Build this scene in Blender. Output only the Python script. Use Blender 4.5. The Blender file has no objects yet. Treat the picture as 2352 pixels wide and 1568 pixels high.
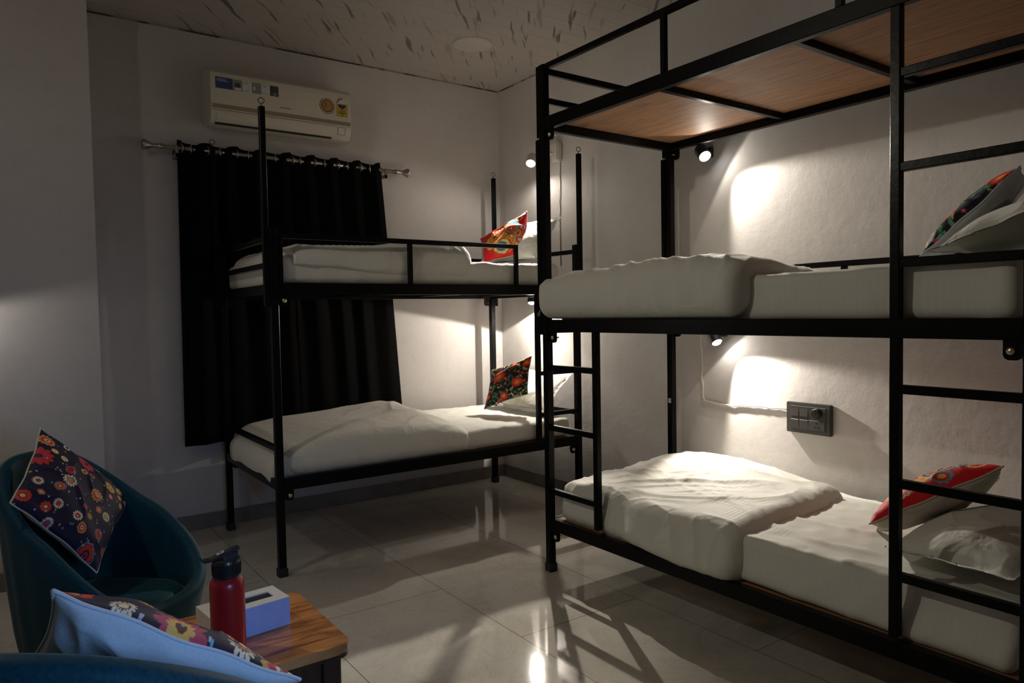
import bpy, bmesh, math, random
import numpy as np
from mathutils import Vector, Matrix, noise
random.seed(7)
scn = bpy.context.scene
COL = scn.collection
PI = math.pi

# ------------------------------------------------------------------ materials
def _nt(name):
    m = bpy.data.materials.new(name); m.use_nodes = True
    nt = m.node_tree
    return m, nt, nt.nodes['Principled BSDF']
def N(nt, typ, **kw):
    n = nt.nodes.new(typ)
    for k, v in kw.items():
        if k in n.inputs: n.inputs[k].default_value = v
        else: setattr(n, k, v)
    return n
def L(nt, a, b): nt.links.new(a, b)
def coords(nt, scale=(1, 1, 1), rot=(0, 0, 0), kind='Object'):
    t = N(nt, 'ShaderNodeTexCoord'); m = N(nt, 'ShaderNodeMapping')
    m.inputs['Scale'].default_value = scale; m.inputs['Rotation'].default_value = rot
    L(nt, t.outputs[kind], m.inputs['Vector'])
    return m.outputs['Vector']
def ramp(nt, fac, stops):
    r = N(nt, 'ShaderNodeValToRGB'); e = r.color_ramp.elements
    while len(e) < len(stops): e.new(0.5)
    for i, (p, c) in enumerate(stops):
        e[i].position = p; e[i].color = (*c, 1) if len(c) == 3 else c
    L(nt, fac, r.inputs['Fac'])
    return r.outputs['Color']
def mixc(nt, fac, a, b, mode='MIX'):
    m = N(nt, 'ShaderNodeMix'); m.data_type = 'RGBA'; m.blend_type = mode
    for s, x in ((m.inputs[0], fac), (m.inputs[6], a), (m.inputs[7], b)):
        if isinstance(x, (int, float)): s.default_value = x
        elif isinstance(x, tuple): s.default_value = (*x, 1) if len(x) == 3 else x
        else: L(nt, x, s)
    return m.outputs[2]
def bump(nt, bsdf, height, strength=0.2, dist=0.01):
    b = N(nt, 'ShaderNodeBump'); b.inputs['Strength'].default_value = strength
    b.inputs['Distance'].default_value = dist
    L(nt, height, b.inputs['Height']); L(nt, b.outputs['Normal'], bsdf.inputs['Normal'])
def simple(name, col, rough=0.5, metal=0.0, nscale=40, nstr=0.05, var=0.12, spec=0.5, kind='Object', sheen=0, coat=0):
    m, nt, b = _nt(name)
    v = coords(nt, kind=kind)
    n = N(nt, 'ShaderNodeTexNoise', Scale=nscale, Detail=4.0); L(nt, v, n.inputs['Vector'])
    c = ramp(nt, n.outputs['Fac'], [(0.3, tuple(x * (1 - var) for x in col)), (0.7, tuple(min(1, x * (1 + var)) for x in col))])
    L(nt, c, b.inputs['Base Color'])
    b.inputs['Roughness'].default_value = rough; b.inputs['Metallic'].default_value = metal
    b.inputs['Specular IOR Level'].default_value = spec
    if sheen:
        b.inputs['Sheen Weight'].default_value = sheen; b.inputs['Sheen Roughness'].default_value = .35
    if coat: b.inputs['Coat Weight'].default_value = coat
    if nstr: bump(nt, b, n.outputs['Fac'], nstr, 0.004)
    return m

def wall_mat():
    m, nt, b = _nt('painted_plaster')
    v = coords(nt)
    n1 = N(nt, 'ShaderNodeTexNoise', Scale=1.7, Detail=5.0); L(nt, v, n1.inputs['Vector'])
    n2 = N(nt, 'ShaderNodeTexNoise', Scale=14.0, Detail=6.0, Roughness=.65); L(nt, v, n2.inputs['Vector'])
    c1 = ramp(nt, n1.outputs['Fac'], [(0.3, (.53, .50, .485)), (0.7, (.60, .57, .555))])
    c2 = ramp(nt, n2.outputs['Fac'], [(0.28, (.9, .9, .9)), (0.5, (1, 1, 1))])
    L(nt, mixc(nt, .6, c1, c2, 'MULTIPLY'), b.inputs['Base Color'])
    b.inputs['Roughness'].default_value = .55; b.inputs['Specular IOR Level'].default_value = .3
    mx = N(nt, 'ShaderNodeMath', operation='ADD'); L(nt, n1.outputs['Fac'], mx.inputs[0]); L(nt, n2.outputs['Fac'], mx.inputs[1])
    bump(nt, b, mx.outputs[0], .10, .02)
    return m
def ceil_mat():
    m, nt, b = _nt('marbled_ceiling_panel')
    base = (.46, .425, .40)
    tot = None
    for i, (sa, sl, lo, hi, col, off) in enumerate(((34, 2.8, .63, .70, (.15, .13, .115), 0), (20, 2.2, .64, .72, (.29, .265, .24), 7.3))):
        t = N(nt, 'ShaderNodeTexCoord')
        d = N(nt, 'ShaderNodeTexNoise', Scale=4.5, Detail=2.0); L(nt, t.outputs['Object'], d.inputs['Vector'])
        add = N(nt, 'ShaderNodeVectorMath', operation='MULTIPLY_ADD'); L(nt, d.outputs['Color'], add.inputs[0])
        add.inputs[1].default_value = (.05, .05, 0); L(nt, t.outputs['Object'], add.inputs[2])
        mp = N(nt, 'ShaderNodeMapping'); mp.inputs['Rotation'].default_value = (0, 0, R(-52)); L(nt, add.outputs[0], mp.inputs['Vector'])
        mp2 = N(nt, 'ShaderNodeMapping'); mp2.inputs['Scale'].default_value = (sl, sa, 1); mp2.inputs['Location'].default_value = (off, off * 2, off)
        L(nt, mp.outputs[0], mp2.inputs['Vector'])
        n = N(nt, 'ShaderNodeTexNoise', Scale=1.0, Detail=1.5, Roughness=.5); L(nt, mp2.outputs[0], n.inputs['Vector'])
        f = ramp(nt, n.outputs['Fac'], [(lo, (0, 0, 0)), (hi, (1, 1, 1))])
        tot = mixc(nt, f, base if tot is None else tot, col)
    t = N(nt, 'ShaderNodeTexCoord'); sp = N(nt, 'ShaderNodeSeparateXYZ'); L(nt, t.outputs['Object'], sp.inputs[0])
    mod = N(nt, 'ShaderNodeMath', operation='PINGPONG'); mod.inputs[1].default_value = .0625; L(nt, sp.outputs['Y'], mod.inputs[0])
    g = ramp(nt, mod.outputs[0], [(0, (.35, .33, .32)), (.003, (1, 1, 1))])
    tot = mixc(nt, .5, tot, g, 'MULTIPLY')
    L(nt, tot, b.inputs['Base Color']); b.inputs['Roughness'].default_value = .3
    bump(nt, b, g, .3, .004)
    return m
def floor_mat():
    m, nt, b = _nt('polished_tile')
    v = coords(nt)
    n1 = N(nt, 'ShaderNodeTexNoise', Scale=1.6, Detail=6.0, Roughness=.6, Distortion=1.2); L(nt, v, n1.inputs['Vector'])
    n2 = N(nt, 'ShaderNodeTexNoise', Scale=3.0, Detail=8.0, Roughness=.7, Distortion=2.5); L(nt, v, n2.inputs['Vector'])
    c = ramp(nt, n1.outputs['Fac'], [(.3, (.42, .40, .35)), (.5, (.50, .475, .42)), (.72, (.56, .535, .48))])
    vein = ramp(nt, n2.outputs['Fac'], [(.47, (1, 1, 1)), (.5, (.86, .84, .8)), (.53, (1, 1, 1))])
    c = mixc(nt, .7, c, vein, 'MULTIPLY')
    br = N(nt, 'ShaderNodeTexBrick', offset=0.5, squash=1.0); br.inputs['Scale'].default_value = 1.0
    br.inputs['Mortar Size'].default_value = .0016; br.inputs['Brick Width'].default_value = 1.18; br.inputs['Row Height'].default_value = .59
    br.inputs['Mortar Smooth'].default_value = 0.0
    mp = N(nt, 'ShaderNodeMapping'); mp.inputs['Rotation'].default_value = (0, 0, PI / 2); mp.inputs['Location'].default_value = (0.135, -1.475, 0)
    t = N(nt, 'ShaderNodeTexCoord'); L(nt, t.outputs['Object'], mp.inputs['Vector']); L(nt, mp.outputs[0], br.inputs['Vector'])
    c = mixc(nt, br.outputs['Fac'], c, (.16, .15, .13))
    L(nt, c, b.inputs['Base Color'])
    rr = ramp(nt, n1.outputs['Fac'], [(.3, (.045, .045, .045)), (.7, (.08, .08, .08))]); L(nt, rr, b.inputs['Roughness'])
    b.inputs['Specular IOR Level'].default_value = .55
    wv = N(nt, 'ShaderNodeTexNoise', Scale=6.0, Detail=1.0); L(nt, v, wv.inputs['Vector'])
    bump(nt, b, wv.outputs['Fac'], .03, .006)
    return m
def linen_mat(name, axis, col=(.63, .625, .57), stripe=.02, amt=.35, wr=.35, wscale=7):
    """white satin-stripe sheeting: fine stripes along one local axis, soft creases"""
    m, nt, b = _nt(name)
    t = N(nt, 'ShaderNodeTexCoord'); sp = N(nt, 'ShaderNodeSeparateXYZ'); L(nt, t.outputs['Object'], sp.inputs[0])
    w = N(nt, 'ShaderNodeMath', operation='PINGPONG'); w.inputs[1].default_value = stripe / 2; L(nt, sp.outputs[axis], w.inputs[0])
    d = N(nt, 'ShaderNodeMath', operation='MULTIPLY'); d.inputs[1].default_value = 2 / stripe; L(nt, w.outputs[0], d.inputs[0])
    s = ramp(nt, d.outputs[0], [(.42, tuple(x * .90 for x in col)), (.58, col)])
    c = mixc(nt, amt, col, s)
    L(nt, c, b.inputs['Base Color'])
    rg = ramp(nt, d.outputs[0], [(.42, (.66,) * 3), (.58, (.76,) * 3)]); L(nt, rg, b.inputs['Roughness'])
    b.inputs['Specular IOR Level'].default_value = .25
    b.inputs['Sheen Weight'].default_value = .12
    n = N(nt, 'ShaderNodeTexNoise', Scale=wscale, Detail=3.0, Distortion=.6); L(nt, t.outputs['Object'], n.inputs['Vector'])
    n3 = N(nt, 'ShaderNodeTexNoise', Scale=380.0, Detail=2.0); L(nt, t.outputs['Object'], n3.inputs['Vector'])
    a = N(nt, 'ShaderNodeMath', operation='MULTIPLY_ADD'); a.inputs[1].default_value = .02
    L(nt, n3.outputs['Fac'], a.inputs[0]); L(nt, n.outputs['Fac'], a.inputs[2])
    bump(nt, b, a.outputs[0], wr, .02)
    return m
def print_mat():
    m, nt, b = _nt('printed_cotton')
    a = N(nt, 'ShaderNodeAttribute', attribute_name='print'); L(nt, a.outputs['Color'], b.inputs['Base Color'])
    v = coords(nt); n = N(nt, 'ShaderNodeTexNoise', Scale=300.0, Detail=2.0); L(nt, v, n.inputs['Vector'])
    b.inputs['Roughness'].default_value = .65; b.inputs['Sheen Weight'].default_value = .02
    b.inputs['Specular IOR Level'].default_value = .3
    bump(nt, b, n.outputs['Fac'], .12, .002)
    return m
def wood_mat(name, c0, c1, c2, rough, scale=(1, 14, 14), knots=True):
    m, nt, b = _nt(name)
    v = coords(nt, scale)
    n = N(nt, 'ShaderNodeTexNoise', Scale=2.2, Detail=7.0, Roughness=.62, Distortion=.8); L(nt, v, n.inputs['Vector'])
    c = ramp(nt, n.outputs['Fac'], [(.3, c0), (.5, c1), (.7, c2)])
    if knots:
        v2 = coords(nt, (3, 9, 9)); k = N(nt, 'ShaderNodeTexNoise', Scale=2.0, Detail=2.0); L(nt, v2, k.inputs['Vector'])
        c = mixc(nt, .6, c, ramp(nt, k.outputs['Fac'], [(.62, (1, 1, 1)), (.74, (.45, .38, .33))]), 'MULTIPLY')
    L(nt, c, b.inputs['Base Color']); b.inputs['Roughness'].default_value = rough
    bump(nt, b, n.outputs['Fac'], .08, .003)
    return m
def glow(name, col, strength):
    m, nt, b = _nt(name)
    v = coords(nt); n = N(nt, 'ShaderNodeTexNoise', Scale=60.0); L(nt, v, n.inputs['Vector'])
    L(nt, ramp(nt, n.outputs['Fac'], [(.2, tuple(x * .96 for x in col)), (.8, col)]), b.inputs['Emission Color'])
    b.inputs['Emission Strength'].default_value = strength
    b.inputs['Base Color'].default_value = (.9, .9, .9, 1)
    return m
R = math.radians

M = {}
M['wall'] = wall_mat(); M['ceiling'] = ceil_mat(); M['floor'] = floor_mat()
M['skirt'] = simple('skirting_tile', (.20, .19, .175), .25, nscale=8, var=.15)
M['steel'] = simple('black_painted_steel', (.0036, .0036, .0039), .30, nscale=55, nstr=.10, var=.35, spec=.11)
M['rubber'] = simple('black_rubber', (.012, .012, .012), .7)
M['zinc'] = simple('zinc_plated_bolt', (.62, .55, .38), .3, 1.0, nstr=0)
M['wire'] = simple('steel_wire', (.10, .095, .09), .35, 1.0, nstr=0)
M['ply'] = wood_mat('plywood_board', (.20, .095, .045), (.31, .155, .075), (.40, .21, .105), .6, (2, 24, 24))
M['sheet_x'] = linen_mat('white_satin_stripe_sheet', 'X', amt=.2, wr=.25, wscale=6)
M['duvet_x'] = linen_mat('white_duvet_cover', 'X', amt=.12, wr=.4, wscale=9)
M['pillow'] = linen_mat('white_pillow_cotton', 'X', amt=.15, wr=.5, wscale=10, col=(.62, .615, .565))
M['print'] = print_mat()
M['calico'] = simple('cream_calico', (.60, .54, .45), .75, nscale=200, nstr=.12, var=.08)
M['chambray'] = simple('pale_grey_lining', (.62, .64, .68), .75, nscale=220, nstr=.12, var=.06)
M['curtain'] = simple('black_blackout_fabric', (.0045, .0042, .0042), .85, nscale=120, nstr=.1, var=.25, spec=.05, sheen=.01)
M['nickel'] = simple('brushed_nickel', (.42, .40, .37), .3, 1.0, nscale=90, nstr=.04)
M['ac'] = simple('aged_white_plastic', (.64, .60, .50), .35, nscale=3, nstr=0, var=.04)
M['ac_stripe'] = simple('beige_plastic_strip', (.30, .24, .185), .4, nstr=0, var=.05)
M['dark_gap'] = simple('dark_gap', (.03, .027, .025), .6, nstr=0)
M['velvet'] = simple('teal_velvet', (.006, .050, .070), .6, nscale=160, nstr=.1, var=.25, spec=.15, sheen=.12)
M['leg_black'] = simple('black_lacquered_wood', (.012, .011, .011), .35)
M['table_top'] = wood_mat('brown_sheesham_wood', (.14, .052, .020), (.50, .21, .075), (.72, .34, .125), .22, (2.2, 11, 11))
M['table_dark'] = wood_mat('dark_stained_wood', (.018, .009, .006), (.040, .020, .012), (.065, .034, .02), .35, (12, 12, 2))
M['bottle'] = simple('red_powder_coat', (.34, .012, .016), .28, nscale=400, nstr=.03, var=.1)
M['cap'] = simple('black_plastic', (.014, .014, .015), .35, nstr=0)
M['chrome'] = simple('polished_steel_catch', (.72, .72, .72), .25, .35, nstr=0, var=.02)
M['card'] = simple('white_cardboard', (.74, .73, .72), .5, nscale=30, nstr=0, var=.04)
M['card_blue'] = simple('pale_blue_cardboard', (.42, .54, .95), .5, nscale=30, nstr=0, var=.05)
M['plate'] = simple('grey_switch_plate', (.045, .043, .037), .42, nstr=0, var=.06)
M['switch'] = simple('grey_rocker_plastic', (.036, .034, .030), .38, nstr=0, var=.06)
M['hole'] = simple('black_socket_hole', (.006, .006, .006), .6, nstr=0)
M['white_plastic'] = simple('white_fixture_plastic', (.55, .51, .48), .45, nstr=0, var=.03)
M['black_metal'] = simple('matt_black_metal', (.018, .018, .018), .45, nstr=0)
M['bulb'] = glow('lit_led_lens', (1.0, .98, .94), 22.0)
M['cable'] = simple('white_flex_cable', (.60, .55, .50), .5, nstr=0, var=.12, nscale=18)
M['wire_grey'] = simple('grey_flex_cable', (.22, .19, .17), .5, nstr=0)
def flat(name, c, rough=.4): return simple(name, c, rough, nstr=0, var=.05)
M['ink_blue'] = flat('blue_sticker_ink', (.03, .055, .20)); M['ink_white'] = flat('white_sticker', (.62, .62, .60))
M['ink_grey'] = flat('grey_sticker_photo', (.22, .23, .22)); M['ink_dark'] = flat('dark_sticker_photo', (.05, .05, .05))
M['ink_gold'] = flat('gold_sticker_ink', (.42, .24, .07)); M['ink_brown'] = flat('brown_sticker_ink', (.10, .035, .015))
M['ink_cream'] = flat('cream_sticker_paper', (.52, .43, .28)); M['ink_yellow'] = flat('yellow_sticker_paper', (.50, .36, .06))
M['ink_red'] = flat('red_sticker_ink', (.45, .03, .02)); M['ink_text'] = flat('grey_badge_lettering', (.20, .19, .17))

# ------------------------------------------------------------------ mesh helpers
def obj(name, bm, mat, parent=None, smooth=False, bevel=0.0, segs=1):
    if bevel:
        bmesh.ops.bevel(bm, geom=list(bm.edges), offset=bevel, segments=segs, affect='EDGES', clamp_overlap=True)
    bmesh.ops.recalc_face_normals(bm, faces=list(bm.faces))
    me = bpy.data.meshes.new(name); bm.to_mesh(me); bm.free()
    me.materials.append(M[mat] if isinstance(mat, str) else mat)
    if smooth:
        for p in me.polygons: p.use_smooth = True
    o = bpy.data.objects.new(name, me); COL.objects.link(o)
    if parent: o.parent = parent
    return o
def tag(o, label, cat, group=None):
    o['label'] = label; o['category'] = cat
    if group: o['group'] = group
    return o
def thing(name, label, cat, loc=(0, 0, 0), rz=0.0, group=None):
    o = bpy.data.objects.new(name, None); COL.objects.link(o); o.empty_display_size = .05
    o.location = loc; o.rotation_euler = (0, 0, rz)
    return tag(o, label, cat, group)
def struct(name, bm, mat, **kw):
    o = obj(name, bm, mat, **kw); o['kind'] = 'structure'; return o
def box(bm, lo, hi):
    x0, y0, z0 = lo; x1, y1, z1 = hi
    v = [bm.verts.new(p) for p in ((x0, y0, z0), (x1, y0, z0), (x1, y1, z0), (x0, y1, z0), (x0, y0, z1), (x1, y0, z1), (x1, y1, z1), (x0, y1, z1))]
    for f in ((0, 3, 2, 1), (4, 5, 6, 7), (0, 1, 5, 4), (1, 2, 6, 5), (2, 3, 7, 6), (3, 0, 4, 7)): bm.faces.new([v[i] for i in f])
    return bm
def B(lo, hi): return box(bmesh.new(), lo, hi)
def frame_of(d):
    d = Vector(d).normalized(); a = Vector((0, 0, 1)) if abs(d.z) < .9 else Vector((1, 0, 0))
    u = d.cross(a).normalized(); return u, d.cross(u).normalized(), d
def tube(bm, pts, r, seg=10, cap=True):
    pts = [Vector(p) for p in pts]; rings = []
    rr = r if isinstance(r, (list, tuple)) else [r] * len(pts)
    u = None
    for i, p in enumerate(pts):
        d = (pts[min(i + 1, len(pts) - 1)] - pts[max(i - 1, 0)]).normalized()
        if u is None: u, w, _ = frame_of(d)
        else:
            u = (u - d * u.dot(d)).normalized(); w = d.cross(u)
        rings.append([bm.verts.new(p + (u * math.cos(2 * PI * k / seg) + w * math.sin(2 * PI * k / seg)) * rr[i]) for k in range(seg)])
    for a, b in zip(rings, rings[1:]):
        for k in range(seg): bm.faces.new((a[k], a[(k + 1) % seg], b[(k + 1) % seg], b[k]))
    if cap:
        bm.faces.new(rings[0][::-1]); bm.faces.new(rings[-1])
    return bm
def lathe(bm, prof, axis_o, axis_d, seg=28):
    u, w, d = frame_of(axis_d); o = Vector(axis_o); rings = []
    for r, h in prof:
        c = o + d * h
        if r < 1e-6: rings.append([bm.verts.new(c)])
        else: rings.append([bm.verts.new(c + (u * math.cos(2 * PI * k / seg) + w * math.sin(2 * PI * k / seg)) * r) for k in range(seg)])
    for a, b in zip(rings, rings[1:]):
        for k in range(seg):
            k2 = (k + 1) % seg
            if len(a) == 1 and len(b) == 1: continue
            if len(a) == 1: bm.faces.new((a[0], b[k2], b[k]))
            elif len(b) == 1: bm.faces.new((a[k], a[k2], b[0]))
            else: bm.faces.new((a[k], a[k2], b[k2], b[k]))
    return bm
def torus(bm, c, nrm, Rr, r, seg=28, s2=8):
    u, w, d = frame_of(nrm); c = Vector(c); rings = []
    for i in range(seg):
        a = 2 * PI * i / seg; e = u * math.cos(a) + w * math.sin(a)
        rings.append([bm.verts.new(c + e * (Rr + r * math.cos(2 * PI * k / s2)) + d * r * math.sin(2 * PI * k / s2)) for k in range(s2)])
    for i in range(seg):
        a, b = rings[i], rings[(i + 1) % seg]
        for k in range(s2): bm.faces.new((a[k], a[(k + 1) % s2], b[(k + 1) % s2], b[k]))
    return bm
def text_mesh(body, size):
    cu = bpy.data.curves.new('lettering', 'FONT'); cu.body = body; cu.size = size; cu.extrude = .0006
    cu.align_x = 'CENTER'; cu.align_y = 'CENTER'
    t = bpy.data.objects.new('lettering', cu); COL.objects.link(t)
    dg = bpy.context.evaluated_depsgraph_get()
    me = bpy.data.meshes.new_from_object(t.evaluated_get(dg))
    bpy.data.objects.remove(t); bpy.data.curves.remove(cu)
    return me
def rounded_box(lo, hi, r, n, disp=None, skip_bottom=False):
    """soft box: grid on all faces, rounded edges, then displaced"""
    lo = Vector(lo); hi = Vector(hi); c = (lo + hi) / 2; h = (hi - lo) / 2
    nx, ny, nz = n; bm = bmesh.new(); V = {}
    def lin(i, m, H):                              # denser near the edges
        t = -1 + 2 * i / m
        return H * (.75 * t + .25 * math.sin(t * PI / 2))
    def vert(i, j, k):
        key = (i, j, k)
        if key in V: return V[key]
        p = Vector((lin(i, nx, h.x), lin(j, ny, h.y), lin(k, nz, h.z)))
        q = Vector([max(-(H - r), min(H - r, x)) for x, H in zip(p, h)])
        d = p - q
        if d.length > 1e-9:
            nrm = d.normalized(); p = q + nrm * r
        else: nrm = Vector((0, 0, 1))
        p = p + c
        if disp: p = disp(p, nrm)
        V[key] = bm.verts.new(p); return V[key]
    for k in (0, nz):
        if k == 0 and skip_bottom: continue
        for i in range(nx):
            for j in range(ny): bm.faces.new((vert(i, j, k), vert(i + 1, j, k), vert(i + 1, j + 1, k), vert(i, j + 1, k)))
    for j in (0, ny):
        for i in range(nx):
            for k in range(nz): bm.faces.new((vert(i, j, k), vert(i + 1, j, k), vert(i + 1, j, k + 1), vert(i, j, k + 1)))
    for i in (0, nx):
        for j in range(ny):
            for k in range(nz): bm.faces.new((vert(i, j, k), vert(i, j + 1, k), vert(i, j + 1, k + 1), vert(i, j, k + 1)))
    return bm
def nz3(x, y, z): return noise.noise(Vector((x, y, z)))
def sm(a, b, t):
    t = max(0, min(1, (t - a) / (b - a))); return t * t * (3 - 2 * t)
def ridge(x, y, z): return (1 - min(1, abs(nz3(x, y, z)) * 2.2)) ** 3

# ------------------------------------------------------------------ room shell
HC = 2.799
struct('floor', B((-4.6, -6.4, -.06), (.12, .12, 0)), 'floor')
struct('ceiling', B((-4.6, -6.4, HC), (.12, .12, HC + .06)), 'ceiling')
struct('wall_back', B((-4.6, 0, 0), (.12, .12, HC)), 'wall')
struct('wall_right', B((0, -6.4, 0), (.12, 0, HC)), 'wall')
struct('wall_left', B((-4.72, -6.4, 0), (-4.6, .12, HC)), 'wall')
struct('wall_front', B((-4.6, -6.4, 0), (0, -6.28, HC)), 'wall')
struct('wall_pier', B((-4.6, -.45, 0), (-2.622, 0, HC)), 'wall')
def skirt(name, lo, hi):
    struct(name, B(lo, hi), 'skirt', bevel=.002)
skirt('baseboard_back', (-2.62, -.012, 0), (-.0, -.0002, .086))
skirt('baseboard_right', (-.012, -6.28, 0), (-.0002, -.012, .086))
skirt('baseboard_pier', (-4.6, -.462, 0), (-2.622, -.4502, .086))

def joint_mat():
    m, nt, b = _nt('cracked_ceiling_joint')
    v = coords(nt); n = N(nt, 'ShaderNodeTexNoise', Scale=7.0, Detail=3.0); L(nt, v, n.inputs['Vector'])
    L(nt, ramp(nt, n.outputs['Fac'], [(.46, (.05, .045, .04)), (.54, (.34, .315, .30))]), b.inputs['Base Color']); b.inputs['Roughness'].default_value = .8
    return m
M['joint'] = joint_mat()
struct('trim_1', B((-2.622, -.006, HC - .007), (-.006, -.0002, HC - .0002)), 'joint')
struct('trim_2', B((-.006, -6.28, HC - .007), (-.0002, -.0002, HC - .0002)), 'joint')

# ------------------------------------------------------------------ bunk beds
POST = .034
def beam(name, parent, lo, hi, mat='steel'):
    return obj(name, B(lo, hi), mat, parent, bevel=.0022)
def ring_pin(root, x, y, z0, z1, w=.026):
    p = beam('stacking_tube', root, (x - w / 2, y - w / 2, z0), (x + w / 2, y + w / 2, z1))
    bm = bmesh.new(); torus(bm, (x, y, z1 + .026), (.35, 1, 0), .013, .0022)
    tube(bm, [(x, y, z1 - .005), (x, y, z1 + .013)], .0022, 8)
    obj('eye_ring', bm, 'wire', p, smooth=True)
def bracket(root, x, y, z, sx, side):
    """rounded plate under the rail carrying a bolt, on the inner side of a post"""
    bm = bmesh.new(); w = .042; hgt = .05
    pts = [(-w / 2, 0), (w / 2, 0), (w / 2, -hgt + .012), (w / 2 - .004, -hgt + .004), (w / 2 - .012, -hgt), (-w / 2 + .012, -hgt), (-w / 2 + .004, -hgt + .004), (-w / 2, -hgt + .012)]
    f = [bm.verts.new((x + sx * .03 + px, y - .005, z + pz)) for px, pz in pts]
    b = [bm.verts.new((x + sx * .03 + px, y + .005, z + pz)) for px, pz in pts]
    bm.faces.new(f); bm.faces.new(b[::-1])
    for i in range(len(pts)): bm.faces.new((f[i], f[(i + 1) % 8], b[(i + 1) % 8], b[i]))
    o = obj('bracket', bm, 'steel', root)
    bm = bmesh.new(); lathe(bm, [(0, 0), (.011, 0), (.011, .004), (.007, .008), (0, .0095)], (x + sx * .032, y - .005 * side, z - .027), (0, -side, 0), 16)
    lathe(bm, [(.004, -.03), (.004, -.01)], (x + sx * .032, y, z - .027), (0, -side, 0), 8)
    obj('bolt', bm, 'zinc', o, smooth=True)
def bunk(label, loc, rz, Ln, Dp, decks, top, tubes, ladders, fronts, backs, ends, boards):
    r = thing('bunk_bed', label, 'bunk bed', loc, rz, None)
    for x in (0, Ln):
        for y in (0, Dp):
            p = beam('post', r, (x - POST / 2, y - POST / 2, .03), (x + POST / 2, y + POST / 2, top))
            bm = B((x - .022, y - .022, 0), (x + .022, y + .022, .04)); obj('foot_cap', bm, 'rubber', p, bevel=.004)
            for (off, z0, z1, ring) in tubes:
                xx = x - off if x == 0 else x + off
                if ring: ring_pin(r, xx, y, z0, z1)
                else: beam('stacking_tube', r, (xx - .013, y - .013, z0), (xx + .013, y + .013, z1))
    for zb in decks:
        for y in (0, Dp):
            beam('side_rail', r, (POST / 2, y - .015, zb), (Ln - POST / 2, y + .015, zb + .055))
            s = 1 if y == 0 else -1
            for x, sx in ((0, 1), (Ln, -1)): bracket(r, x + sx * .012, y, zb, sx, s)
        for x in (0, Ln):
            beam('end_rail', r, (x - .014, POST / 2, zb), (x + .014, Dp - POST / 2, zb + .05))
        n = 3
        for i in range(n):
            x = .66 + (i - (n - 1) / 2 + 1) * .575 - .0
            x = (.667, 1.24, .09)[i] if i < 2 else Ln - .09
            beam('cross_bar', r, (x - .0125, .015, zb + .012), (x + .0125, Dp - .015, zb + .037))
        if zb in boards:
            b = obj('deck_board', B((.02, .016, zb + .0375), (Ln - .02, Dp - .016, zb + .0495)), 'ply', r)
            b['label'] = 'brown plywood deck board'
    for (x, z0, z1) in ladders['uprights']:
        beam('ladder_upright', r, (x - .0135, -.0135, z0), (x + .0135, .0135, z1))
    for (x0, x1, z) in ladders['rungs']:
        beam('ladder_rung', r, (x0 + .0135, -.0115, z - .025), (x1 - POST / 2 if x1 > Ln - .1 else x1 - .0135, .0115, z))
    for (y, x0, x1, z, zb, sts) in fronts + backs:
        beam('guard_rail', r, (x0, y - .011, z - .024), (x1, y + .011, z))
        for x in sts: beam('guard_post', r, (x - .0115, y - .0105, zb + .055), (x + .0115, y + .0105, z - .024))
    for (x, z, h) in ends:
        beam('end_bar', r, (x - .011, POST / 2, z - h), (x + .011, Dp - POST / 2, z))
    return r

L1, D1 = 1.807, .912
b1 = bunk('two-tier black steel bunk bed along the back wall in front of the dark curtain', (-1.982, -1.045, 0), 0, L1, D1,
     [.398, 1.30], 1.600, [(.031, 1.248, 2.143, True)],
     dict(uprights=[(1.508, .455, 1.30)], rungs=[(1.508, L1, z) for z in (1.10, .857, .615)]),
     [(0, POST / 2, 1.374, 1.582, 1.30, (.032, .696, 1.3625))],
     [(D1, POST / 2, L1 - POST / 2, 1.575, 1.30, (.62, 1.24))],
     [(0, 1.575, .026), (0, 1.452, .024), (L1, 1.572, .026), (0, .603, .026), (L1, .603, .026)], [.398, 1.30])
L2, D2 = 1.903, .825
b2 = bunk('tall three-tier black steel bunk bed along the right wall with ladders', (-.961, -1.757, 0), -PI / 2, L2, D2,
     [.197, 1.110, 2.021], 2.313, [(.040, 1.095, 1.985, True), (.030, 1.992, 2.313, False)],
     dict(uprights=[(.327, .268, 1.11), (1.575, .262, 2.021)],
          rungs=[(POST / 2 - .0135, .327, z) for z in (.959, .683, .390)] + [(1.575, L2, z) for z in (1.851, 1.594, 1.332, .980, .714, .449)]),
     [(0, POST / 2, 1.421, 2.313, 2.021, (.722, 1.409))],
     [(D2, .02, L2 - .02, 1.392, 1.110, (.95, 1.45)), (D2, .02, L2 - .02, 2.313, 2.021, (.72, 1.41))],
     [(0, 2.300, .028), (0, 2.168, .026), (L2, 2.300, .028), (L2, 2.168, .026), (L2, 1.392, .026)], [.197, 1.110, 2.021])

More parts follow.
